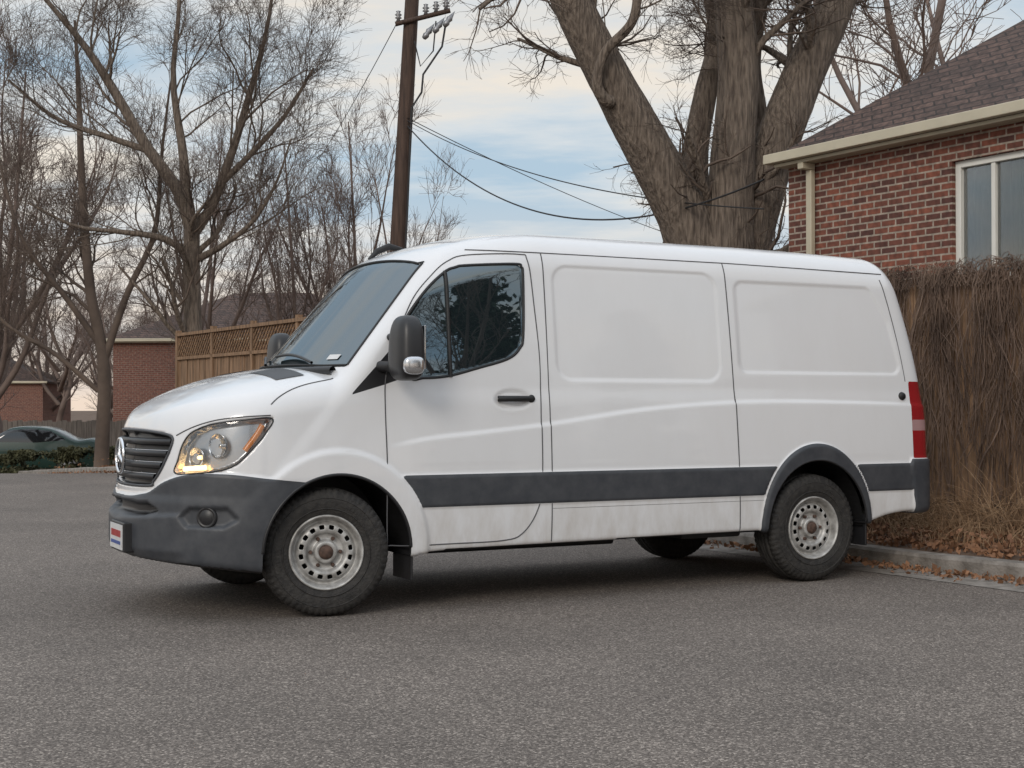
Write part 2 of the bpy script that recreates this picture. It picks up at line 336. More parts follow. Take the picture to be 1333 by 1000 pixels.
def van_paint():
    m,nt,b=newmat('van_body');N=nt.nodes;L=nt.links
    b.inputs['Roughness'].default_value=.26;b.inputs['Coat Weight'].default_value=.8;b.inputs['Coat Roughness'].default_value=.04
    tc=N.new('ShaderNodeTexCoord');sp=N.new('ShaderNodeSeparateXYZ');L.new(tc.outputs['Object'],sp.inputs[0])
    mp=N.new('ShaderNodeMapping');mp.inputs['Scale'].default_value=(1.4,1,.5);L.new(tc.outputs['Object'],mp.inputs[0])
    nz=N.new('ShaderNodeTexNoise');nz.inputs['Scale'].default_value=5;nz.inputs['Detail'].default_value=10;nz.inputs['Roughness'].default_value=.68;L.new(mp.outputs[0],nz.inputs['Vector'])
    mr=N.new('ShaderNodeMapRange');mr.inputs[1].default_value=.85;mr.inputs[2].default_value=.34;mr.inputs[3].default_value=.07;mr.inputs[4].default_value=.9;L.new(sp.outputs[2],mr.inputs[0])
    nr=N.new('ShaderNodeMapRange');nr.inputs[1].default_value=.38;nr.inputs[2].default_value=.78;L.new(nz.outputs['Fac'],nr.inputs[0])
    mu=N.new('ShaderNodeMath');mu.operation='MULTIPLY';L.new(mr.outputs[0],mu.inputs[0]);L.new(nr.outputs[0],mu.inputs[1])
    mc=N.new('ShaderNodeMix');mc.data_type='RGBA';mc.inputs[6].default_value=(.70,.705,.72,1);mc.inputs[7].default_value=(.44,.40,.355,1);L.new(mu.outputs[0],mc.inputs[0])
    L.new(mc.outputs[2],b.inputs['Base Color'])
    cur=b.outputs[0]
    def layer(attr,c,rough,ior=1.5,metal=0,coat=0):
        nonlocal cur
        p=N.new('ShaderNodeBsdfPrincipled');p.inputs['Base Color'].default_value=(*c,1);p.inputs['Roughness'].default_value=rough;p.inputs['IOR'].default_value=ior
        p.inputs['Metallic'].default_value=metal;p.inputs['Coat Weight'].default_value=coat
        a=N.new('ShaderNodeAttribute');a.attribute_name=attr;g=N.new('ShaderNodeMath');g.operation='GREATER_THAN';g.inputs[1].default_value=0;L.new(a.outputs['Fac'],g.inputs[0])
        x=N.new('ShaderNodeMixShader');L.new(g.outputs[0],x.inputs[0]);L.new(cur,x.inputs[1]);L.new(p.outputs[0],x.inputs[2]);cur=x.outputs[0];return p
    p=layer('pl',(.05,.054,.062),.48)
    n2=N.new('ShaderNodeTexNoise');n2.inputs['Scale'].default_value=9;n2.inputs['Detail'].default_value=9;n2.inputs['Roughness'].default_value=.65;L.new(tc.outputs['Object'],n2.inputs['Vector'])
    rr=N.new('ShaderNodeValToRGB');rr.color_ramp.elements[0].position=.35;rr.color_ramp.elements[0].color=(.036,.040,.048,1);rr.color_ramp.elements[1].position=.8;rr.color_ramp.elements[1].color=(.070,.073,.080,1)
    L.new(n2.outputs['Fac'],rr.inputs[0]);L.new(rr.outputs[0],p.inputs['Base Color'])
    layer('blk',(.014,.014,.016),.4)
    p=layer('gl',(.012,.018,.021),.012,ior=2.7,coat=0);p.inputs['Specular Tint'].default_value=(.80,.93,1,1)
    layer('lp',(.45,.46,.48),.22,metal=.7)
    layer('tl',(.26,.012,.015),.12,coat=.6)
    layer('tw',(.36,.22,.22),.12,coat=.6)
    L.new(cur,nt.nodes['Material Output'].inputs[0]);return m
mesh('body',V,Fq,van_paint(),van,attrs=dict(pl=pl,blk=blk,gl=np.maximum(glside,glw),lp=lamp,tl=tail,tw=tailw))
def closed(poly,n=240):
    p=np.array(poly,float);k=len(p);q=np.concatenate([p[-1:],p,p[:2]])
    t=np.linspace(0,k,n,endpoint=False);i=t.astype(int);f=(t-i)[:,None]
    P0,P1,P2,P3=q[i],q[i+1],q[i+2],q[i+3]
    r=.5*((2*P1)+(-P0+P2)*f+(2*P0-5*P1+4*P2-P3)*f**2+(-P0+3*P1-3*P2+P3)*f**3)
    return np.concatenate([r,r[:1]])
def tube_obj(name,P,r,m,parent,S=6,rad=None):
    P=np.asarray(P,float)[None];R=np.full(P.shape[:2],r) if rad is None else np.asarray(rad)[None]
    g=tubes_geo(P,R,S);return mesh(name,g[0],g[1],m,parent)
def off(P,d): return P+gradn(Vf,P)*d
gs=[];gw=[];gf=[]
for sg in (-1,1):
    def add(xs,zs,r,lst,d=0.0):
        P=off(surf_side(xs,zs,sg),d);lst.append(tubes_geo(P[None],np.full((1,len(P)),r),6))
    q=closed(doorpoly);add(q[:,0],q[:,1],.0040,gs,.0005)
    q=closed(winpoly,200);add(q[:,0],q[:,1],.010,gw,-.003)
    zz=np.linspace(.39,2.26,80)
    add(1.495+.006*(zz-1),zz,.0038,gs,.0005);add(2.985-.03*(zz-.4)/1.9,zz,.004,gs,.0005)
    xx=np.linspace(.98,4.42,100);add(xx,2.262-.012*np.clip(xx-3,0,9),.0040,gs,.0008)
    xx=np.linspace(1.50,3.2,60);add(xx,0*xx+.60,.0018,gs,-.0008)
    zz=np.linspace(1.44,2.11,30);add(.80+.0*zz,zz,.013,gw,.0)
    zz=np.linspace(1.44,2.2,30);xr=4.575-.22*((zz-1.1)/1.2)**1.6;add(xr,zz,.0035,gs,.0005)
    ph=np.linspace(37,69,30);zz=cs(ph,[37,42,50,60,69],[1.085,1.125,1.17,1.195,1.205])
    P=surf_front(ph,zz,sg);gs.append(tubes_geo(off(P,.0005)[None],np.full((1,30),.004),6))
    xx=np.linspace(-.36,.06,25);yy=sg*cs(xx,[-.36,-.2,.06],[.955,.90,.86]);
    P=surf_top(xx,yy*.985);gs.append(tubes_geo(off(P,.0005)[None],np.full((1,25),.004),6))
    a=np.linspace(-.05,np.pi+.05,60)
    for cx,rx,rz in ((.04,.465,.465),(3.665,.45,.49)):
        xs_=cx+rx*np.cos(a);zs_=.385+rz*np.maximum(np.sin(a),-.1)
        P=surf_side(xs_,np.maximum(zs_,.40),sg);P[:,1]+=sg*.012;gf.append(tubes_geo(P[None],np.full((1,60),.011),6))
g=join(gs);mesh('panel_gaps',g[0],g[1],M_seam,van)
g=join(gw);mesh('window_seals',g[0],g[1],M_black,van)
g=join(gf);mesh('arch_lips',g[0],g[1],M_blackplastic,van)
zz=np.linspace(1.5,2.18,40)
def wsp(y,z): return (-.08+.89*(z-1.46)+.17*(abs(y)/.8)**2-.004,y,z)
loop=[wsp(-(.845-.165*(q-1.5)),q) for q in zz]+[wsp(yq,2.235-.07*(yq/.7)**2) for yq in np.linspace(-.7,.7,30)]+[wsp((.845-.165*(q-1.5)),q) for q in zz[::-1]]+[wsp(yq,1.50) for yq in np.linspace(.84,-.84,30)]
lp3=np.array(loop)
lp3=surf_top(lp3[:,0]+.012,lp3[:,1])
tube_obj('windshield_seal',lp3,.009,M_black,van)
for k,(ya,yb) in enumerate(((-.55,.05),(.15,.68))):
    yy=np.linspace(ya,yb,12);P=np.array([wsp(q,1.53+.03*math.sin(i/11*3)+.05*i/11) for i,q in enumerate(yy)]);P[:,0]-=.03
    tube_obj('wiper_%d'%(k+1),P,.010,M_blackplastic,van)
yy=np.linspace(-.8,.8,30);P=np.array([wsp(q,1.475) for q in yy]);P[:,0]-=.025
tube_obj('cowl',P,.028,M_blackplastic,van,8)
# inspection sticker lying on the lower corner of the windshield
ys_=np.linspace(-.72,-.62,5);zs_=np.linspace(1.545,1.575,3);Pq=np.array([wsp(a_,b_) for a_ in ys_ for b_ in zs_]);Pq=surf_top(Pq[:,0]+.006,Pq[:,1]);Pq=off(Pq,.003)
mesh('windshield_sticker',Pq,np.array([(i*3+j,i*3+j+1,(i+1)*3+j+1,(i+1)*3+j) for i in range(4) for j in range(2)]),M_platew,van)
for sg in (-1,1):
    xs_=np.linspace(-.30,-.12,8);ys_=np.linspace(.30,.72,12)
    X,Y=np.meshgrid(xs_,ys_,indexing='ij');X=X+.10*(Y-.3)
    P=surf_top(X.ravel(),sg*Y.ravel());P=off(P,.004);i,j=np.meshgrid(np.arange(7),np.arange(11),indexing='ij')
    f=np.stack([i*12+j,(i+1)*12+j,(i+1)*12+j+1,i*12+j+1],-1).reshape(-1,4)
    mesh('hood_vent',P,f,M_blackplastic,van)
# grille
gb=[]
for zq,w in ((.835,27),(.905,30.5),(.975,33),(1.045,34.5)):
    ph=np.linspace(-w,w,50);P=surf_front(np.abs(ph),zq,-1);P[:,1]=np.where(ph<0,P[:,1],-P[:,1]);
    gb.append(tubes_geo((P+np.array([.014,0,0]))[None],np.full((1,50),.021),8))
g=join(gb);mesh('grille_bars',g[0],g[1],M_blackplastic,van)
gb=[]
for zq,w in ((.855,28),(.925,31),(.995,33.5)):
    ph=np.linspace(-w,w,50);P=surf_front(np.abs(ph),zq,-1);P[:,1]=np.where(ph<0,P[:,1],-P[:,1])
    gb.append(tubes_geo((P+np.array([.006,0,0]))[None],np.full((1,50),.003),6))
g=join(gb);mesh('grille_trim',g[0],g[1],M_chrome,van)
half=np.array(grpoly)[1:-1]
lp_=np.concatenate([half,half[::-1]*np.array([-1,1])]);q=closed(lp_,160);P=surf_front(np.abs(q[:,0]/DA),q[:,1],-1);P[:,1]=np.where(q[:,0]>0,P[:,1],-P[:,1])
tube_obj('grille_frame',P,.009,M_plastic,van)
a=np.linspace(0,2*np.pi,40);C=np.array([-1.03,0,.95]);ring=np.stack([0*a+C[0],C[1]+.105*np.cos(a),C[2]+.105*np.sin(a)],1)
gb=[tubes_geo(ring[None],np.full((1,40),.011),8)]
for k in range(3):
    t=math.pi/2+k*2*math.pi/3;gb.append(tubes_geo(np.linspace(C,C+np.array([0,.10*math.cos(t),.10*math.sin(t)]),5)[None],np.array([[.020,.015,.011,.008,.006]]),6))
g=join(gb);mesh('grille_badge',g[0],g[1],M_chrome,van)
# headlamps
for sg in (-1,1):
    pm=np.array(lamppoly);A_=np.linspace(pm[:,0].min()-.01,pm[:,0].max()+.01,60);Z_=np.linspace(.85,1.20,40)
    Ag,Zg=np.meshgrid(A_,Z_,indexing='ij');s=polysdf(Ag.ravel(),Zg.ravel(),lamppoly,.006);P=surf_front(Ag.ravel()/DA,Zg.ravel(),sg);P=off(P,.003)
    i,j=np.meshgrid(np.arange(59),np.arange(39),indexing='ij');f=np.stack([i*40+j,(i+1)*40+j,(i+1)*40+j+1,i*40+j+1],-1).reshape(-1,4);f=f[(s[f]>0).all(1)]
    mesh('headlamp_lens',P,f,M_cover,van)
    q=closed(lamppoly,120);P=surf_front(q[:,0]/DA,q[:,1],sg);tube_obj('headlamp_seal',P,.005,M_blackplastic,van)
    for ph,zq,r,nm in ((45,.96,.058,'low_beam'),(53,1.03,.07,'main_beam')):
        c=surf_front(ph,zq,sg)[0];nn=gradn(Vf,c[None])[0];prof=[(0,.0),(.4,.01),(.75,.08),(.95,.25),(1.0,.45),(1.05,.46)]
        Vv,Ff=lathe_geo([(a_*r,b_*r*1.2) for a_,b_ in prof],32);o=mesh(nm+'_reflector',Vv,Ff,M_lampchrome,van)
        o.location=c-nn*.054;o.rotation_mode='QUATERNION';dirn=Vector((-.9,sg*.45,0)).normalized();o.rotation_quaternion=dirn.to_track_quat('Y','Z')
        bpy_s,bf=lathe_geo([(0,.3*r),(.14*r,.28*r),(.2*r,.15*r),(.2*r,0)],16);o2=mesh(nm+'_bulb',bpy_s,bf,M_lampon if nm=='low_beam' else M_lampchrome,van)
        o2.location=o.location;o2.rotation_mode='QUATERNION';o2.rotation_quaternion=o.rotation_quaternion
    pp=surf_front(np.array([40,42,45,48]),np.array([.89,.892,.895,.90]),sg);pp=off(pp,-.028);tube_obj('daytime_light',pp,.017,M_lampon,van)
    pp=surf_front(np.array([61,63,65,66.5]),np.array([1.0,1.05,1.10,1.15]),sg);pp=off(pp,-.022);tube_obj('indicator',pp,.017,M_amber,van,8)
    c=surf_front(49.5,.61,sg)[0];nn=gradn(Vf,c[None])[0]
    Vv,Ff=lathe_geo([(0,.004),(.042,.004),(.046,.0),(.05,.006),(.060,.006),(.064,-.01)],32);o=mesh('fog_lamp_cover',Vv,Ff,M_blackplastic,van);o.location=c+nn*.002
    o.rotation_mode='QUATERNION';o.rotation_quaternion=Vector(nn).to_track_quat('Y','Z')
# plate
boxes('plate_holder',[((-1.080,-.33,.375),(-1.00,.02,.555))],M_blackplastic,van,.008)
boxes('number_plate',[((-1.088,-.315,.39),(-1.082,.005,.54))],M_platew,van)
bl=[]
for k in range(7): bl.append(((-1.091,-.285+k*.037,.465),(-1.0885,-.258+k*.037,.505)))
boxes('plate_red_letters',bl,M_plater,van)
boxes('plate_blue_band',[((-1.091,-.28,.42),(-1.0885,-.03,.44))],M_plateb,van)
def rbox(name,lo,hi,m,bev,parent=van):
    o=boxes(name,[(lo,hi)],m,parent);b=o.modifiers.new('b','BEVEL');b.width=bev;b.segments=6
    for p in o.data.polygons:p.use_smooth=True
    return o
def superel(name,c,h,m,p=3.2,taper=.12):
    u,v=np.meshgrid(np.linspace(-np.pi/2,np.pi/2,24),np.linspace(0,2*np.pi,40,endpoint=False),indexing='ij')
    d=np.stack([np.cos(u)*np.cos(v),np.cos(u)*np.sin(v),np.sin(u)],-1);k=(np.abs(d)**p).sum(-1,keepdims=True)**(1/p);d=d/k
    s=1-taper*d[...,2:3];Pq=np.concatenate([d[...,:2]*s,d[...,2:]],-1)*np.array(h)+np.array(c)
    i,j=np.meshgrid(np.arange(23),np.arange(40),indexing='ij');f=np.stack([i*40+j,i*40+(j+1)%40,(i+1)*40+(j+1)%40,(i+1)*40+j],-1).reshape(-1,4)
    return mesh(name,Pq.reshape(-1,3),f,m,van)
for sg in (-1,1):
    y0,y1=sorted((sg*1.06,sg*1.30))
    superel('mirror_housing',(.40,sg*1.18,1.605),(.085,.135,.195),M_blackplastic,3.4,.10)
    rbox('mirror_glass',(.478,y0+.03,1.48),(.488,y1-.03,1.74),M_chrome,.002)
    superel('mirror_indicator',(.395,sg*1.30,1.50),(.065,.035,.055),M_lampchrome,3,.0)
    tube_obj('mirror_arm',[(.33,sg*.93,1.50),(.37,sg*1.0,1.50),(.40,sg*1.08,1.53)],.035,M_blackplastic,van,10)
    tube_obj('mirror_arm_upper',[(.40,sg*.92,1.68),(.41,sg*1.0,1.70),(.41,sg*1.08,1.70)],.022,M_blackplastic,van,10)
    hx=np.linspace(1.12,1.34,14);P=surf_side(hx,0*hx+1.305,sg);P[:,1]+=sg*(.006+.026*np.sin(np.linspace(0,np.pi,14)))
    tube_obj('door_handle',P,.019,M_black,van,8)
    c=surf_side(1.365,1.305,sg)[0];Vv,Ff=lathe_geo([(0,.012),(.02,.012),(.026,.0)],20);o=mesh('door_lock',Vv,Ff,M_black,van);o.location=c
    if sg<0:o.rotation_euler=(0,0,math.pi)
    c=surf_side(4.50,1.33,sg)[0];Vv,Ff=lathe_geo([(0,.018),(.025,.018),(.032,.0)],20);o=mesh('rear_door_stop',Vv,Ff,M_black,van);o.location=c
    if sg<0:o.rotation_euler=(0,0,math.pi)
P=surf_top([.72,.78,.87,.97],[.22,.22,.22,.22]);P[:,2]+=[.0,.035,.045,.0];tube_obj('roof_antenna',P,.02,M_black,van,8,rad=[.012,.022,.024,.015])
# wheels
def wheel(name,loc,steer,sg,parent=van):
    w=empty(name,loc,steer+(0 if sg<0 else math.pi));w.parent=parent
    half=[(.212,-.085),(.222,-.106),(.235,-.113),(.262,-.121),(.30,-.126),(.335,-.123),(.355,-.117),(.370,-.106),(.379,-.090),(.383,-.066),(.375,-.063),(.375,-.055),(.3845,-.052),(.3855,-.022),(.376,-.018),(.376,-.010),(.3855,-.006)]
    t=half+[(r,-y) for r,y in half[::-1]]
    Vv,Ff=lathe_geo(t,240)
    nt_=len(t);kk=np.repeat(np.arange(240),nt_);r_=np.hypot(Vv[:,0],Vv[:,2]);sh=(r_>.352)&(np.abs(Vv[:,1])>.06)
    cut=np.where(sh&(kk%4==0),.007,0.);f_=(r_-cut)/r_;Vv[:,0]*=f_;Vv[:,2]*=f_;Vv[:,1]*=np.where(sh&(kk%4==0),.98,1)
    mesh('tyre',Vv,Ff,M_tyre,w)
    rg=[]
    for rr_ in (.262,.325):rg.append(lathe_geo([(rr_-.004,-.1215-.002),(rr_,-.1275),(rr_+.004,-.1225-.002)],96))
    for s0,nn_ in ((.3,5),(2.6,7),(4.4,5)):
        for k in range(nn_):
            a=s0+k*.085;Vb,Fb=box_geo((-.009,-.1275,-.009),(.009,-.122,.009));Vb=Vb+np.array([0,0,.294]);c,s__=math.cos(a),math.sin(a)
            rg.append((np.stack([Vb[:,0]*c+Vb[:,2]*s__,Vb[:,1],-Vb[:,0]*s__+Vb[:,2]*c],1),Fb))
    g=join(rg);mesh('sidewall_rings',g[0],g[1],M_tyre,w,smooth=False)
    rp=[(.214,-.086),(.2235,-.104),(.2245,-.113),(.219,-.118),(.212,-.113),(.206,-.095),(.201,-.070),(.194,-.058),(.184,-.056),(.176,-.062),(.170,-.074),(.163,-.084),(.150,-.089),(.138,-.089),(.127,-.086),(.118,-.078),(.112,-.062),(.104,-.056),(.078,-.056),(.070,-.062),(.066,-.085),(.060,-.090),(.046,-.090),(.042,-.084)]
    Vv,Ff=lathe_geo(rp,96);nr=len(rp)-1;row=np.tile(np.arange(nr),96);col=np.repeat(np.arange(96),nr)
    hole=(np.isin(row,[11,12]))&(np.isin(col%6,[1,2,3]))
    o=mesh('steel_rim',Vv,Ff[~hole],M_rim,w);s_=o.modifiers.new('s','SOLIDIFY');s_.thickness=.005;s_.offset=0;sb=o.modifiers.new('ss','SUBSURF');sb.levels=1;sb.render_levels=1
    Vv,Ff=lathe_geo([(.21,.09),(.20,-.05),(.19,.0),(.0,.0)],48);mesh('rim_barrel',Vv,Ff,M_black,w)
    Vv,Ff=lathe_geo([(.043,-.070),(.043,-.094),(.036,-.104),(.02,-.108),(.0,-.108)],32);mesh('hub',Vv,Ff,M_rust,w)
    lg=[]
    for k in range(6):
        a=k/6*2*math.pi;Vb,Fb=lathe_geo([(.0,-.082),(.009,-.082),(.012,-.075),(.012,-.052)],6);lg.append((Vb+np.array([.09*math.cos(a),0,.09*math.sin(a)]),Fb))
    g=join(lg);mesh('wheel_nuts',g[0],g[1],M_rust,w,smooth=False)
    return w
st=math.radians(-11)
wheel('front_wheel_left',(0,-.85,.385),st,-1);wheel('front_wheel_right',(0,.85,.385),st,1)
wheel('rear_wheel_left',(3.665,-.85,.385),0,-1);wheel('rear_wheel_right',(3.665,.85,.385),0,1)
for cx,rx,rz in ((.04,.475,.475),(3.665,.46,.50)):
    for sg in (-1,1):
        a=np.linspace(0,np.pi,30);X=cx+rx*np.cos(a);Zz=.385+rz*np.sin(a);X=np.concatenate([[cx+rx],X,[cx-rx]]);Zz=np.concatenate([[.37],Zz,[.37]])
        y0,y1=sg*.96,sg*.50;n=len(X)
        Vv=np.concatenate([np.stack([X,0*X+y0,Zz],1),np.stack([X,0*X+y1,Zz],1)]);Fl=[(i,i+1,n+i+1,n+i) for i in range(n-1)]+[tuple(range(n,2*n))]
        mesh('wheel_well',Vv,Fl,M_black,van,smooth=False)
boxes('underbody',[((-.75,-.55,.33),(4.5,.55,.41)),((-.1,-.75,.33),(.1,.75,.42)),((3.6,-.75,.33),(3.72,.75,.43)),((.9,-.3,.27),(2.4,-.05,.34)),((2.6,-.86,.34),(3.1,-.6,.40))],M_black,van,.02)
for sg in (-1,1):
    y0,y1=sorted((sg*.70,sg*.985))
    boxes('front_mud_flap',[((.515,y0,.19),(.53,y1,.60))],M_blackplastic,van,.004)
    boxes('rear_mud_flap',[((4.125,y0,.24),(4.14,y1,.47))],M_blackplastic,van,.004)
# ------------------------------------------------------------------ bare trees
def spawn(P,R,K,ln,n,r,ang=(.5,1.0),up=.2,rs=.5,t0=.25,wob=.35,rmin=.004,rmax=9.):
    T,m,_=P.shape;t=r.uniform(t0,1,(T,K))*(m-1);i=np.clip(t.astype(int),0,m-2);f=(t-i)[...,None];ti=np.arange(T)[:,None]
    base=P[ti,i]*(1-f)+P[ti,i+1]*f;tn=P[ti,i+1]-P[ti,i];tn=tn/(np.linalg.norm(tn,axis=2,keepdims=True)+1e-9)
    r0=np.clip((R[ti,i]*(1-f[...,0])+R[ti,i+1]*f[...,0])*rs*r.uniform(.7,1.1,(T,K)),rmin,rmax)
    v=r.normal(size=(T,K,3));v-=(v*tn).sum(-1,keepdims=True)*tn;v/=np.linalg.norm(v,axis=2,keepdims=True)+1e-9
    a=r.uniform(*ang,(T,K))[...,None];d=np.cos(a)*tn+np.sin(a)*v;d[...,2]+=up;d/=np.linalg.norm(d,axis=2,keepdims=True)
    L=ln*r.uniform(.55,1.25,(T,K))*(1-.4*t/(m-1));d=d.reshape(-1,3);L=L.reshape(-1);B=base.reshape(-1,3);st_=(L/(n-1))[:,None]
    out=[B]
    for k in range(n-1):
        d=d+r.normal(size=d.shape)*wob*.5+np.array([0,0,up*.25]);d/=np.linalg.norm(d,axis=1,keepdims=True);out.append(out[-1]+d*st_)
    Pn=np.stack(out,1);Rn=r0.reshape(-1)[:,None]*np.linspace(1,.35,n)[None]
    return Pn,np.maximum(Rn,rmin*.6)
def respath(pts,n):
    p=np.array(pts,float);s=np.linspace(0,len(p)-1,n);k=np.arange(len(p));return np.stack([cs(s,k,p[:,q]) for q in range(p.shape[1])],1)
def tree(name,limbs,levels,seed,matL,matT,S0=10,parent=None,rough=0.0,rsc=1.):
    r=np.random.default_rng(seed);n0=14;LP=np.stack([respath(l,n0) for l in limbs]);LP[...,3]*=rsc;P=LP[...,:3];R=LP[...,3]
    if rough>0:
        n0b=90;S=44;LPb=np.stack([respath(l,n0b) for l in limbs]);g=tubes_geo(LPb[...,:3],LPb[...,3],S)
        Vv=g[0].reshape(len(limbs),n0b,S,3);ce=LPb[:,:,None,:3];th=np.arange(S)/S*6.283
        zz=np.arange(n0b)[None,:,None]/n0b;ph_=r.uniform(0,6,(len(limbs),1,1))
        ridge=.5*np.sin(th[None,None]*5+zz*7+ph_)+.35*np.sin(th[None,None]*9-zz*11+ph_*2)+.4*np.sin(zz*23+th[None,None]*2+ph_)+.35*np.sin(th[None,None]*17+2*np.sin(zz*30+ph_))+r.normal(size=(len(limbs),n0b,S))*.15
        Vv=ce+(Vv-ce)*(1+rough*ridge[...,None]);g=(Vv.reshape(-1,3),g[1])
    else: g=tubes_geo(P,R,S0)
    gl=[g];gt=[]
    for li,(K,ln,n,kw) in enumerate(levels):
        P,R=spawn(P,R,K,ln,n,r,**kw);(gl if li==0 else gt).append(tubes_geo(P,R,6 if li==0 else (4 if li==1 else 3)))
    a=join(gl);b=join(gt);V_,F_=join([a,b]);mi=np.concatenate([np.zeros(len(a[1])),np.ones(len(b[1]))])
    return mesh(name,V_,F_,[matL,matT],parent,midx=mi)
big_limbs=[
 [(2.72,19,0,.66),(2.74,19,1.2,.56),(2.76,19,2.4,.52),(2.80,19,3.2,.52),(2.88,19,3.8,.42)],
 [(2.60,18.95,2.6,.38),(2.36,18.88,3.60,.37),(2.03,18.8,4.25,.33),(1.58,18.7,5.04,.30),(1.12,18.6,5.86,.27),(.71,18.5,6.68,.25),(.35,18.3,7.5,.21),(.10,18.2,8.9,.14),(-.1,18,10.5,.07)],
 [(2.85,18.8,2.8,.38),(2.88,18.75,3.6,.32),(2.92,18.7,4.62,.285),(2.99,18.7,5.65,.27),(2.92,18.7,6.68,.25),(2.81,18.6,8.2,.2),(2.9,18.6,10,.12)],
 [(2.95,19,2.7,.38),(3.16,19,3.6,.34),(3.46,19,4.52,.31),(3.86,19.1,5.55,.28),(4.38,19.2,6.68,.26),(4.87,19.4,7.9,.2),(5.2,19.4,9.4,.12)],
 [(2.6,19.3,3.2,.26),(2.52,19.5,4.0,.22),(2.55,19.7,4.8,.18),(2.7,19.8,5.6,.16),(2.9,19.9,6.5,.15),(2.7,20,7.6,.12),(2.4,20,9,.08)],
 [(3.1,19.4,3.9,.2),(3.32,19.6,4.7,.16),(3.40,19.7,5.3,.14),(3.33,19.7,6.0,.13),(3.45,19.7,6.9,.12),(3.7,19.7,8.2,.08)],
 [(1.35,18.65,5.4,.10),(1.25,18.4,5.2,.085),(1.10,18.3,5.40,.07),(1.2,18.2,5.8,.06),(1.55,18.1,6.2,.06),(1.62,18.1,6.9,.05)]]
tree('large_bare_tree',big_limbs,[(9,2.2,7,dict(ang=(.6,1.2),rs=.26,up=.12,t0=.45,rmax=.08)),(8,1.2,6,dict(up=.1,wob=.45)),(6,.6,5,dict(up=.05,rmin=.004,wob=.5)),(3,.3,4,dict(up=.05,rmin=.003))],3,M_bark,M_twig,rough=.03)
L1=[
 [(-6.80,30,-.3,.30),(-6.75,30,2.84,.22),(-6.78,30,4.46,.20),(-6.74,30,5.2,.17)],
 [(-6.76,30,4.9,.17),(-7.04,30,5.76,.15),(-7.72,29.9,6.73,.13),(-8.37,29.8,7.87,.11),(-9.0,29.7,8.84,.08),(-9.8,29.6,9.8,.05)],
 [(-6.74,30,4.9,.15),(-6.34,30,5.5,.12),(-5.94,30,6.57,.10),(-5.6,30,7.7,.08),(-5.2,30,9.2,.05),(-5.0,30,10.6,.03)],
 [(-6.9,30,5.5,.13),(-7.0,30.2,6.57,.11),(-7.25,30.3,8.2,.07),(-7.15,30.4,9.8,.05),(-7.2,30.4,11,.03)],
 [(-6.76,30,4.4,.10),(-7.3,29.7,4.75,.08),(-8.1,29.4,4.85,.06),(-9.0,29.2,4.95,.04),(-9.9,29,5.4,.02)],
 [(-6.74,30,4.3,.10),(-6.1,29.8,4.6,.07),(-5.4,29.6,5.1,.05),(-4.9,29.5,5.9,.03),(-4.6,29.5,6.8,.02)],
 [(-6.1,30,6.0,.08),(-5.5,30,6.6,.07),(-4.8,30,7.4,.05),(-4.2,30,8.4,.03)],
 [(-7.6,29.9,6.6,.08),(-8.5,29.8,6.9,.07),(-9.6,29.8,7.3,.05),(-10.6,29.8,8.1,.03)]]
lv=[(10,2.3,7,dict(ang=(.4,.9),rs=.36,up=.25,t0=.25)),(8,1.3,5,dict(up=.2,rmin=.006)),(6,.75,4,dict(up=.12,rmin=.0045)),(3,.45,3,dict(up=.1,rmin=.0035))]
tree('bare_tree',L1,lv,11,M_bark,M_twig,rsc=.90)
L2=[
 [(-9.85,34,-.8,.24),(-9.76,34,2.13,.19),(-10.1,34,3.97,.16),(-10.3,34,6.36,.12),(-10.4,34,8.75,.08),(-10.5,34,10.5,.04)],
 [(-9.8,34,2.2,.12),(-9.2,34,3.97,.10),(-8.56,34,5.4,.08),(-8.4,34,7.3,.05),(-8.2,34,9,.03)],
 [(-9.8,34,2.6,.10),(-10.6,33.8,3.8,.09),(-11.6,33.6,5.2,.06),(-12.2,33.6,7.2,.04)],
 [(-9.9,34,1.6,.08),(-10.9,33.8,2.5,.07),(-12,33.6,3.2,.05),(-12.8,33.6,4.4,.03)]]
tree('bare_tree',L2,lv,12,M_twig,M_twig,rsc=.8)
def autolimbs(seed,h,spread,nl,r0):
    r=np.random.default_rng(seed);fk=h*r.uniform(.12,.25);out=[[(0,0,-.3,r0*1.25),(0,0,fk*.5,r0),(r.normal()*.1,r.normal()*.1,fk,r0*.85),(r.normal()*.2,r.normal()*.2,fk*1.6,r0*.7),(r.normal()*.4,r.normal()*.4,h*.6,r0*.45),(r.normal()*.6,r.normal()*.6,h,.02)]]
    for k in range(nl):
        a=k/nl*6.283+r.uniform(-.4,.4);s=spread*r.uniform(.6,1.1);z0=fk*r.uniform(.8,1.8);hh=h*r.uniform(.7,1.)
        pts=[]
        for q in range(6):
            t=q/5;pts.append((math.cos(a)*s*t**.8+r.normal()*.12*t,math.sin(a)*s*t**.8+r.normal()*.12*t,z0+(hh-z0)*t**1.15,r0*(.62*(1-t)+.06)))
        out.append(pts)
    return out
autos=[]
lva=[(8,2.0,6,dict(ang=(.35,.8),rs=.42,up=.3,t0=.2)),(7,1.2,5,dict(up=.25,rmin=.008)),(6,.7,4,dict(up=.15,rmin=.006))]
for s in range(3):
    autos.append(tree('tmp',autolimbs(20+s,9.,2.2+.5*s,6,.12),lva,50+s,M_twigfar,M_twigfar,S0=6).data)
for o in [o for o in COL.objects if o.name.startswith('tmp')]: bpy.data.objects.remove(o)
def inst(name,k,x,y,h,rot,wide=1.,parent=None):
    o=bpy.data.objects.new(name,autos[k]);COL.objects.link(o);s=h/9.;o.scale=(s*wide,s*wide,s);o.rotation_euler=(0,0,rot);o.location=(x,y,float(hgt(x,y)));
    if parent:o.parent=parent
    return o
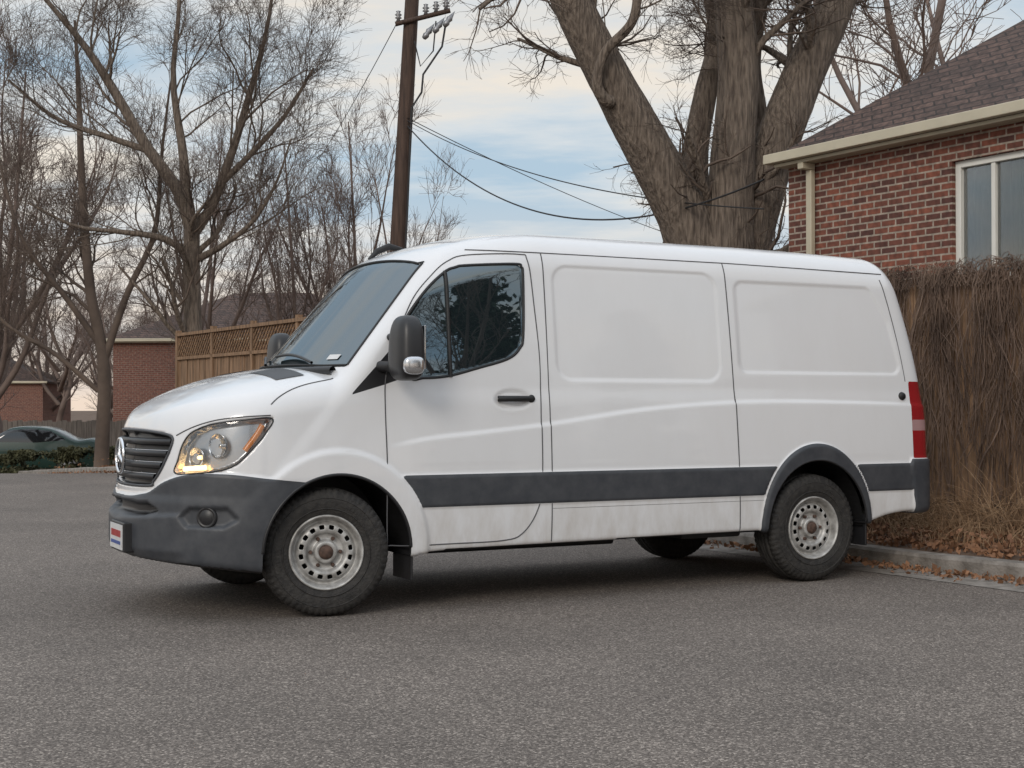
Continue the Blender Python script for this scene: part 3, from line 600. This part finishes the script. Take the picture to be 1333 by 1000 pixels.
for k,x,y,h,rot,w in ((0,-5.6,37,8.6,.3,.8),(1,-4.4,38,9.4,1.5,.75),(2,-3.2,36,7.6,2.6,.7),(0,-13.5,37,10.5,2.,1.),(1,-8.6,40,9.5,4.,.9),(2,9.2,27,13.5,.6,1.1),(1,-15.2,42,12.,5.,1.)):
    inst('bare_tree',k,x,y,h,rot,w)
far=empty('distant_trees')
rr=np.random.default_rng(5)
for q in range(20):
    y=rr.uniform(62,92);u=rr.uniform(-.40,-.10) if q<16 else rr.uniform(-.02,.10);h=rr.uniform(7,11) if q<16 else rr.uniform(7,8.5)
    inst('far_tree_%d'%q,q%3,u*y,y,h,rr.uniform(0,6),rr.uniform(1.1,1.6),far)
# ------------------------------------------------------------------ fence with vines
fence=empty('wooden_fence')
bl=[];a=2.0
while a<28.2:
    w=.14;p=ac(a+w/2,9.62);zb=float(hgt(*p));top=2.38+.02*rng.normal() if a<16 else 2.18
    Vb,Fb=box_geo((-w/2+.003,-.011,zb-.05),(w/2-.003,.011,top));
    jit=rng.normal()*.006;c,s=AX[0],AX[1];Vb=np.stack([p[0]+Vb[:,0]*c-(Vb[:,1]+jit)*s,p[1]+Vb[:,0]*s+(Vb[:,1]+jit)*c,Vb[:,2]],1);bl.append((Vb,Fb));a+=w+.006
def fbox(a0,a1,c0,c1,z0,z1):
    P=[];
    for z in (z0,z1):
        for (a_,c_) in ((a0,c0),(a1,c0),(a1,c1),(a0,c1)): p=ac(a_,c_);P.append((p[0],p[1],z))
    return np.array(P),np.array([(0,3,2,1),(4,5,6,7),(0,1,5,4),(1,2,6,5),(2,3,7,6),(3,0,4,7)])
g=join(bl);mesh('boards',g[0],g[1],M_wood,fence,smooth=False)
rl=[fbox(16,28.2,9.56,9.66,2.18,2.24),fbox(16,28.2,9.54,9.68,2.66,2.72),fbox(2,28.2,9.64,9.68,.6,.69),fbox(2,28.2,9.64,9.68,1.8,1.89)]
a=16.
while a<28.3: rl.append(fbox(a-.05,a+.05,9.56,9.66,-.2,2.78));a+=2.04
g=join(rl);mesh('rails_and_posts',g[0],g[1],M_wood,fence,smooth=False)
Ps=[]
for a in np.arange(15.7,28.0,.13):
    for sgn in (1,-1):
        a0,a1=(a,a+.42) if sgn>0 else (a+.42,a);p0=ac(a0,9.60+.012*sgn);p1=ac(a1,9.60+.012*sgn);Ps.append([(p0[0],p0[1],2.24),((p0[0]+p1[0])/2,(p0[1]+p1[1])/2,2.45),(p1[0],p1[1],2.66)])
g=tubes_geo(np.array(Ps),np.full((len(Ps),3),.015),4);mesh('lattice',g[0],g[1],M_wood,fence,smooth=False)
vr=np.random.default_rng(9);n=2300;m=12
a0=vr.uniform(5.4,13.,n);a0=np.where(vr.random(n)<.4,a0,5.4+np.mod(np.round(a0*1.7)/1.7+vr.normal(size=n)*.10,7.6));c0=9.575-np.abs(vr.normal(size=n))*.03;z0=np.where(vr.random(n)<.6,vr.uniform(2.25,2.48,n),vr.uniform(.8,2.4,n))
Lh=vr.uniform(.3,2.1,n);pa_=[];A=a0.copy();C=c0.copy();Zc=z0.copy();dA=vr.normal(size=n)*.22
for k in range(m):
    pa_.append(np.stack([A,C,Zc],1));dA=dA*.8+vr.normal(size=n)*.20;A=A+dA*Lh/m*.75;C=np.clip(C+vr.normal(size=n)*.010,9.3,9.59);Zc=np.maximum(Zc-Lh/m*(1-.3*np.abs(dA)),.22)
pa_=np.stack(pa_,1);xy=ac(pa_[...,0],pa_[...,1]);P=np.concatenate([xy,pa_[...,2:3]],-1)
g1=tubes_geo(P,np.broadcast_to(np.where(vr.random(n)<.06,.009,vr.uniform(.0018,.0042,n))[:,None],(n,m)),3)
n=1100;m=7;a0=vr.uniform(5.4,13.,n);A=a0.copy();C=9.61-np.abs(vr.normal(size=n))*.03;up=vr.uniform(.02,.15,n);dr=vr.normal(size=n)*.05;pa_=[]
for k in range(m):
    t=k/(m-1);pa_.append(np.stack([A+dr*k,C-.06*t*t,2.38+up*np.sin(t*3.0)+.015*vr.normal(size=n)-.12*t*t],1))
pa_=np.stack(pa_,1);xy=ac(pa_[...,0],pa_[...,1]);P=np.concatenate([xy,pa_[...,2:3]],-1);g2=tubes_geo(P,np.full((n,m),.003),3)
g=join([g1,g2]);mesh('dried_vines',g[0],g[1],M_vine)
n=4600;m=6;A=vr.uniform(4.,13.5,n);C=np.where(vr.random(n)<.4,vr.uniform(8.75,9.55,n),9.52-np.abs(vr.normal(size=n))*.25);C=np.clip(C,8.62,9.55);b=ac(A,C);zb=hgt(b[:,0],b[:,1])
Lh=vr.uniform(.1,.7,n)*np.clip((C-8.5)/.7,.3,1)*(.6+.5*np.sin(A*2.3)**2);th=vr.uniform(0,6.28,n);bd=vr.uniform(.2,1.3,n);pts=[]
for k in range(m):
    t=k/(m-1);pts.append(np.stack([b[:,0]+np.cos(th)*Lh*bd*t*t,b[:,1]+np.sin(th)*Lh*bd*t*t,zb+Lh*(t-.45*bd*t*t)],1))
g=tubes_geo(np.stack(pts,1),np.linspace(.004,.0012,m)[None]*np.ones((n,1)),3);mesh('dry_grass',g[0],g[1],M_grass)
n=14000;A=vr.uniform(3.,34,n);A=np.where(vr.random(n)<.4,vr.uniform(5,13,n),A);C=np.where(vr.random(n)<.86,vr.uniform(8.50,9.6,n),8.38-np.abs(vr.normal(size=n))*.12);b=ac(A,C);zb=hgt(b[:,0],b[:,1])+vr.uniform(.008,.05,n)+np.where((C>8.4)&(C<8.55),.14,0)
g=leaf_quads(np.stack([b[:,0],b[:,1],zb],1),vr.uniform(.012,.038,n),vr);mesh('fallen_leaves',g[0],g[1],M_leaf,smooth=False)
# ------------------------------------------------------------------ brick house
def house(name,loc,rot,W_,D_,zb,ze,pitch,brick,win=None,oh=.2,ox=.2):
    h=empty(name,loc,rot);z0=zb
    if win:
        wx0,wx1,wz0,wz1=win
        wl=[((0,0,z0),(wx0,.22,ze)),((wx1,0,z0),(W_,.22,ze)),((wx0,0,z0),(wx1,.22,wz0)),((wx0,0,wz1),(wx1,.22,ze))]
    else: wl=[((0,0,z0),(W_,.22,ze))]
    wl+=[((0,.22,z0),(.22,D_,ze)),((W_-.22,.22,z0),(W_,D_,ze)),((.22,D_-.22,z0),(W_-.22,D_,ze))]
    boxes('walls',wl,brick,h)
    r=D_/2+oh;e=ze+.02;rz=e+pitch*r
    Vr=[(-ox,-oh,e),(W_+ox,-oh,e),(W_+ox,D_+oh,e),(-ox,D_+oh,e),(-ox+r,D_/2,rz),(W_+ox-r,D_/2,rz)]
    Vl=[(a_,b_,c_-.10) for a_,b_,c_ in Vr]
    mesh('roof',Vr+Vl[:4],[(0,1,5,4),(1,2,5),(2,3,4,5),(3,0,4),(0,6,7,1),(1,7,8,2),(2,8,9,3),(3,9,6,0),(6,9,8,7)],[M_roof],h,smooth=False)
    boxes('gutter',[((-ox-.09,-oh-.10,e-.10),(W_+ox+.09,-oh-.004,e+.012)),((-ox-.09,-oh-.004,e-.10),(-ox-.004,D_+oh,e+.012))],M_cream,h,.01)
    boxes('soffit',[((-ox,-oh,e-.14),(W_+ox,-.003,e-.103)),((-ox,-.003,e-.14),(-.003,D_+oh,e-.103))],M_cream,h)
    if win:
        f=.07
        boxes('window_frame',[((wx0,.05,wz0),(wx0+f,.14,wz1)),((wx1-f,.05,wz0),(wx1,.14,wz1)),((wx0+f,.05,wz1-f),(wx1-f,.14,wz1)),((wx0+f,.05,wz0),(wx1-f,.14,wz0+f)),((wx0+.45,.06,wz0+f),(wx0+.50,.13,wz1-f)),((wx0+.98,.06,wz0+f),(wx0+1.03,.13,wz1-f))],M_whitetrim,h,.006)
        boxes('window_glass',[((wx0+f,.10,wz0+f),(wx1-f,.105,wz1-f))],M_winglass,h)
        xs_=np.linspace(wx0,wx1,160);yy=.17+.02*np.sin(xs_*52)+.01*np.sin(xs_*23);Vc=np.concatenate([np.stack([xs_,yy,0*xs_+wz0],1),np.stack([xs_,yy,0*xs_+wz1],1)]);k=np.arange(159)
        mesh('curtains',Vc,np.stack([k,k+1,160+k+1,160+k],1),M_curtain,h)
        boxes('window_sill',[((wx0-.06,-.05,wz0-.07),(wx1+.06,.0495,wz0-.003))],brick,h)
        boxes('downspout',[((.38,-.09,.5),(.47,-.02,ze-.20)),((.38,-.22,ze-.199),(.47,-.02,ze-.121))],M_cream,h,.012)
    return h
house('brick_house',(3.30,16.92,0),math.atan2(-.848,.53),12,8.,.1,4.2,.73,M_brick,win=(2.46,3.98,2.55,3.81),ox=.03)
house('brick_house',(-14.6,52,-.85),math.radians(-6),10.,7,0,4.5,.52,M_brickfar)
house('brick_house',(-36,78,-.85),math.radians(5),10,7,0,3.4,.45,M_brickfar)
bl=[box_geo((-20+.16*k,46+.0*k,-.9),(-20+.16*k+.15,46.03,.75+.03*math.sin(k*2.1))) for k in range(52)]
g=join(bl);mesh('grey_fence',g[0],g[1],M_woodgrey,smooth=False)
def hedge(name,x,y,w,d,h,seed):
    r=np.random.default_rng(seed);n=9000;p=r.uniform(-1,1,(n,3));s=np.abs(r.normal(size=n))*.08
    q=np.sign(p)*np.abs(p)**.35;k=np.maximum.reduce(np.abs(q),axis=1);p=q/k[:,None]*(1-s)[:,None]
    lump=1+.08*np.sin(p[:,0]*7+seed)+.05*np.sin(p[:,0]*17)
    C=np.stack([x+p[:,0]*w/2,y+p[:,1]*d/2*lump,float(hgt(x,y))+h/2*(1+p[:,2]*lump)],1);g=leaf_quads(C,r.uniform(.03,.07,n),r)
    return mesh(name,g[0],g[1],M_hedge,smooth=False)
hedge('hedge',-11.9,36.2,1.5,1.0,.62,1);hedge('hedge',-10.6,35.8,1.3,1.0,.68,2);hedge('hedge',-13.4,36.6,1.4,1.0,.55,3)
# ------------------------------------------------------------------ parked sedan
car=empty('parked_car',(-14.2,41.5,float(hgt(-14.2,41.5))),math.radians(8))
def Cf(x,y,z):
    ay=np.abs(y);w=.90-.10*(np.abs(x)/2.35)**4-.18*np.clip(z-.75,0,None)**1.3*1.3-.1*np.clip(.4-z,0,None)
    zt=cs(x,[-2.4,-2.2,-1.2,-.95,-.3,.3,.9,1.55,2.2,2.4],[.60,.78,.98,1.03,1.40,1.45,1.38,1.08,1.02,.8]);f=smax(ay-w,(z-zt+.05*ay*ay)*.85,.12)
    f=smax(f,np.abs(x)-2.35+.15*ay**4,.2);return smax(f,.22-z,.06)
V,Fq=shell(Cf,(-2.5,-1,.1),(2.5,1,1.6),.04,(-1.9,1.9),.55);NR=gradn(Cf,V);x,y,z=V.T
gl=np.where(np.abs(NR[:,1])>.5,polysdf(x,z,[(-.9,1.0),(-.35,1.33),(.3,1.38),(.85,1.31),(1.3,1.05),(.5,.98)]),-1)
gl=np.maximum(gl,np.where((np.abs(NR[:,0])>.3)&(z>1.03)&(z<1.36),.02,-1));e=np.minimum(arch(x,z,-1.4,.36,.36,.32),arch(x,z,1.35,.36,.36,.32));insd=(e<1)&(np.abs(y)>.6);Fq=Fq[~insd[Fq].all(1)]
def car_paint():
    m,nt,b=newmat('car_body');N=nt.nodes;L=nt.links;b.inputs['Base Color'].default_value=(.01,.035,.028,1);b.inputs['Roughness'].default_value=.25;b.inputs['Coat Weight'].default_value=.5
    p=N.new('ShaderNodeBsdfPrincipled');p.inputs['Base Color'].default_value=(.01,.012,.014,1);p.inputs['Roughness'].default_value=.04;p.inputs['IOR'].default_value=1.8
    a=N.new('ShaderNodeAttribute');a.attribute_name='gl';g=N.new('ShaderNodeMath');g.operation='GREATER_THAN';g.inputs[1].default_value=0;L.new(a.outputs['Fac'],g.inputs[0]);x_=N.new('ShaderNodeMixShader');L.new(g.outputs[0],x_.inputs[0]);L.new(b.outputs[0],x_.inputs[1]);L.new(p.outputs[0],x_.inputs[2]);L.new(x_.outputs[0],nt.nodes['Material Output'].inputs[0]);return m
mesh('body',V,Fq,car_paint(),car,attrs=dict(gl=gl))
for k,xq in enumerate((-1.4,1.35)):
    for sg in (-1,1):
        Vv,Ff=lathe_geo([(0,-.08),(.17,-.09),(.2,-.07),(.22,-.1),(.3,-.1),(.32,-.07),(.32,.07),(.3,.1)],40);o=mesh('wheel_%d'%(k+1),Vv,Ff,[M_tyre,M_metal],car,midx=np.tile([1,1,1,0,0,0,0],40));o.location=(xq,sg*.80,.32);o.rotation_euler=(0,0,0 if sg<0 else math.pi)
# ------------------------------------------------------------------ utility pole & wires
pole=empty('utility_pole')
def pX(z): return -2.495+.0557*z
zs_=np.linspace(-.5,11,12);P=np.stack([pX(zs_),28+0*zs_,zs_],1);tube_obj('pole_shaft',P,.2,M_pole,pole,16,rad=np.linspace(.185,.13,12))
px=pX(9)
tube_obj('crossarm',[(px-.30,27.83,8.75),(px+.78,27.83,9.02)],.05,M_pole,pole,6)
for k,dx in enumerate((-.24,.30,.50,.70)):
    Vv,Ff=lathe_geo([(0,.0),(.05,.0),(.03,.05),(.07,.07),(.03,.1),(.07,.13),(.03,.17),(.05,.2),(0,.22)],14);o=mesh('insulator_%d'%(k+1),Vv,Ff,M_metal,pole);o.rotation_euler=(math.pi/2,0,0);o.location=(px+dx,27.83,8.86+.25*dx)
for k,dx in enumerate((.26,.46,.66)):
    Vv,Ff=lathe_geo([(0,0),(.045,.02),(.065,.1),(.045,.14),(.065,.2),(.045,.24),(0,.40)],14);o=mesh('fuse_cutout_%d'%(k+1),Vv,Ff,M_metal,pole);o.rotation_euler=(math.pi/2,0.6,.2);o.location=(px+dx,27.7,8.42+.12*k)
tube_obj('cable_riser',[(px+.7,27.8,8.8),(px+.62,27.8,8.3),(px+.25,27.8,7.75),(px+.22,27.8,7.4),(px+.02,27.85,7.1),(pX(5)+.16,27.85,5),(pX(0)+.17,27.85,0)],.02,M_wire,pole,6)
tube_obj('cable_loop',[(px+.5,27.8,8.8),(px+.45,27.75,8.2),(px+.2,27.75,7.9),(px+.08,27.8,8.4)],.014,M_wire,pole,6)
wires=[((-2.05,27.85,6.74),(3.0,16.9,3.95),1.05,.013),((-2.05,27.85,6.85),(3.0,16.9,3.60),.35,.009),((-2.2,27.85,8.9),(-14,75,11),1.2,.009),((-2.05,27.85,6.9),(14,50,5.5),.8,.009)]
gs=[]
for a,b,sag,r in wires:
    t=np.linspace(0,1,40)[:,None];P=np.array(a)*(1-t)+np.array(b)*t;P[:,2]-=4*sag*(t*(1-t))[:,0];gs.append(tubes_geo(P[None],np.full((1,40),r),5))
g=join(gs);mesh('power_lines',g[0],g[1],M_wire)
# ------------------------------------------------------------------ trees across the street behind the viewer (seen in reflections)
def pine(x,y,h,seed,wd=.34):
    r=np.random.default_rng(seed);p=empty('pine_tree',(x,y,0));tube_obj('trunk',[(0,0,0),(0,0,h*.5),(0,0,h)],.2,M_bark,p,8,rad=[.22,.14,.02])
    nb=150;zb=h*(.10+.88*r.random(nb));Lb=(h-zb)*wd*r.uniform(.45,1.1,nb)+.2;ab=r.uniform(0,6.28,nb);n=100
    t=r.random((nb,n))**.7;R=Lb[:,None]*t;sp=.10+.22*t
    C=np.stack([R*np.cos(ab)[:,None]+r.normal(size=R.shape)*sp*.6,R*np.sin(ab)[:,None]+r.normal(size=R.shape)*sp*.6,zb[:,None]-.18*R+.1*R*t+r.normal(size=R.shape)*sp*.45],-1).reshape(-1,3)
    g=leaf_quads(C,r.uniform(.06,.15,len(C)),r);mesh('needles',g[0],g[1],M_pine,p,smooth=False)
pine(15.5,-2.0,8.5,1,.26);pine(24,-3.5,9,2,.3);pine(9,-16,9,3)
inst('bare_tree',1,13.0,-1.5,9,1.,.9);inst('bare_tree',2,24,-14,12,2.);inst('bare_tree',0,2,-22,11,3.)
# ------------------------------------------------------------------ sky / light
sd=Vector((-.30,-.82,.45)).normalized();elev=math.asin(sd.z);az=math.atan2(sd.x,sd.y)
w=bpy.data.worlds.new('World');scene.world=w;w.use_nodes=True;nt=w.node_tree;N=nt.nodes;L=nt.links;N.clear()
out=N.new('ShaderNodeOutputWorld');sky=N.new('ShaderNodeTexSky');sky.sky_type='NISHITA';sky.sun_disc=False;sky.sun_elevation=elev;sky.sun_rotation=az
b1=N.new('ShaderNodeBackground');b1.inputs[1].default_value=.10;L.new(sky.outputs[0],b1.inputs[0])
tc=N.new('ShaderNodeTexCoord');sp=N.new('ShaderNodeSeparateXYZ');L.new(tc.outputs['Generated'],sp.inputs[0])
zc=N.new('ShaderNodeMath');zc.operation='MAXIMUM';zc.inputs[1].default_value=0;L.new(sp.outputs[2],zc.inputs[0])
za=N.new('ShaderNodeMath');za.inputs[1].default_value=.16;L.new(zc.outputs[0],za.inputs[0])
dx=N.new('ShaderNodeMath');dx.operation='DIVIDE';L.new(sp.outputs[0],dx.inputs[0]);L.new(za.outputs[0],dx.inputs[1])
dy=N.new('ShaderNodeMath');dy.operation='DIVIDE';L.new(sp.outputs[1],dy.inputs[0]);L.new(za.outputs[0],dy.inputs[1])
cb=N.new('ShaderNodeCombineXYZ');L.new(dx.outputs[0],cb.inputs[0]);L.new(dy.outputs[0],cb.inputs[1])
mp=N.new('ShaderNodeMapping');mp.inputs['Rotation'].default_value=(0,0,.5);mp.inputs['Scale'].default_value=(.6,1.3,1);mp.inputs['Location'].default_value=(3.2,1.4,0);L.new(cb.outputs[0],mp.inputs[0])
nz=N.new('ShaderNodeTexNoise');nz.inputs['Scale'].default_value=1.25;nz.inputs['Detail'].default_value=8;nz.inputs['Roughness'].default_value=.58;L.new(mp.outputs[0],nz.inputs['Vector'])
rp=N.new('ShaderNodeValToRGB');e=rp.color_ramp.elements;e[0].position=.38;e[0].color=(.46,.60,.72,1);e[1].position=.60;e[1].color=(.93,.84,.72,1);x_=e.new(.49);x_.color=(.72,.76,.78,1)
L.new(nz.outputs['Fac'],rp.inputs[0])
hz=N.new('ShaderNodeMapRange');hz.inputs[1].default_value=0;hz.inputs[2].default_value=.15;hz.inputs[3].default_value=.85;hz.inputs[4].default_value=0;L.new(zc.outputs[0],hz.inputs[0])
hm=N.new('ShaderNodeMix');hm.data_type='RGBA';hm.inputs[7].default_value=(.96,.77,.63,1);L.new(hz.outputs[0],hm.inputs[0]);L.new(rp.outputs[0],hm.inputs[6])
uz=N.new('ShaderNodeMapRange');uz.inputs[1].default_value=.28;uz.inputs[2].default_value=.7;uz.inputs[3].default_value=0;uz.inputs[4].default_value=.8;L.new(zc.outputs[0],uz.inputs[0])
um=N.new('ShaderNodeMix');um.data_type='RGBA';um.inputs[7].default_value=(.68,.74,.82,1);L.new(uz.outputs[0],um.inputs[0]);L.new(hm.outputs[2],um.inputs[6])
gz=N.new('ShaderNodeMapRange');gz.inputs[1].default_value=.28;gz.inputs[2].default_value=.9;gz.inputs[3].default_value=1.0;gz.inputs[4].default_value=1.7;L.new(sp.outputs[2],gz.inputs[0])
b2=N.new('ShaderNodeBackground');L.new(um.outputs[2],b2.inputs[0]);L.new(gz.outputs[0],b2.inputs[1])
mx=N.new('ShaderNodeMixShader');mx.inputs[0].default_value=.90;L.new(b1.outputs[0],mx.inputs[1]);L.new(b2.outputs[0],mx.inputs[2]);L.new(mx.outputs[0],out.inputs[0])
sl=bpy.data.lights.new('sun','SUN');sl.energy=1.15;sl.angle=math.radians(18);sl.color=(1,.92,.82);so=bpy.data.objects.new('sun',sl);COL.objects.link(so);so.rotation_mode='QUATERNION';so.rotation_quaternion=sd.to_track_quat('Z','Y');so.location=(-5,-10,12)
# ------------------------------------------------------------------ camera
cam=bpy.data.cameras.new('camera');cam.lens=49.96;cam.sensor_width=36;cam.clip_end=2000;co=bpy.data.objects.new('camera',cam);COL.objects.link(co)
co.location=(0,0,1.266);co.rotation_euler=(math.radians(90.84),0,0);scene.camera=co
scene.view_settings.view_transform='Standard';scene.view_settings.look='None';scene.view_settings.exposure=0
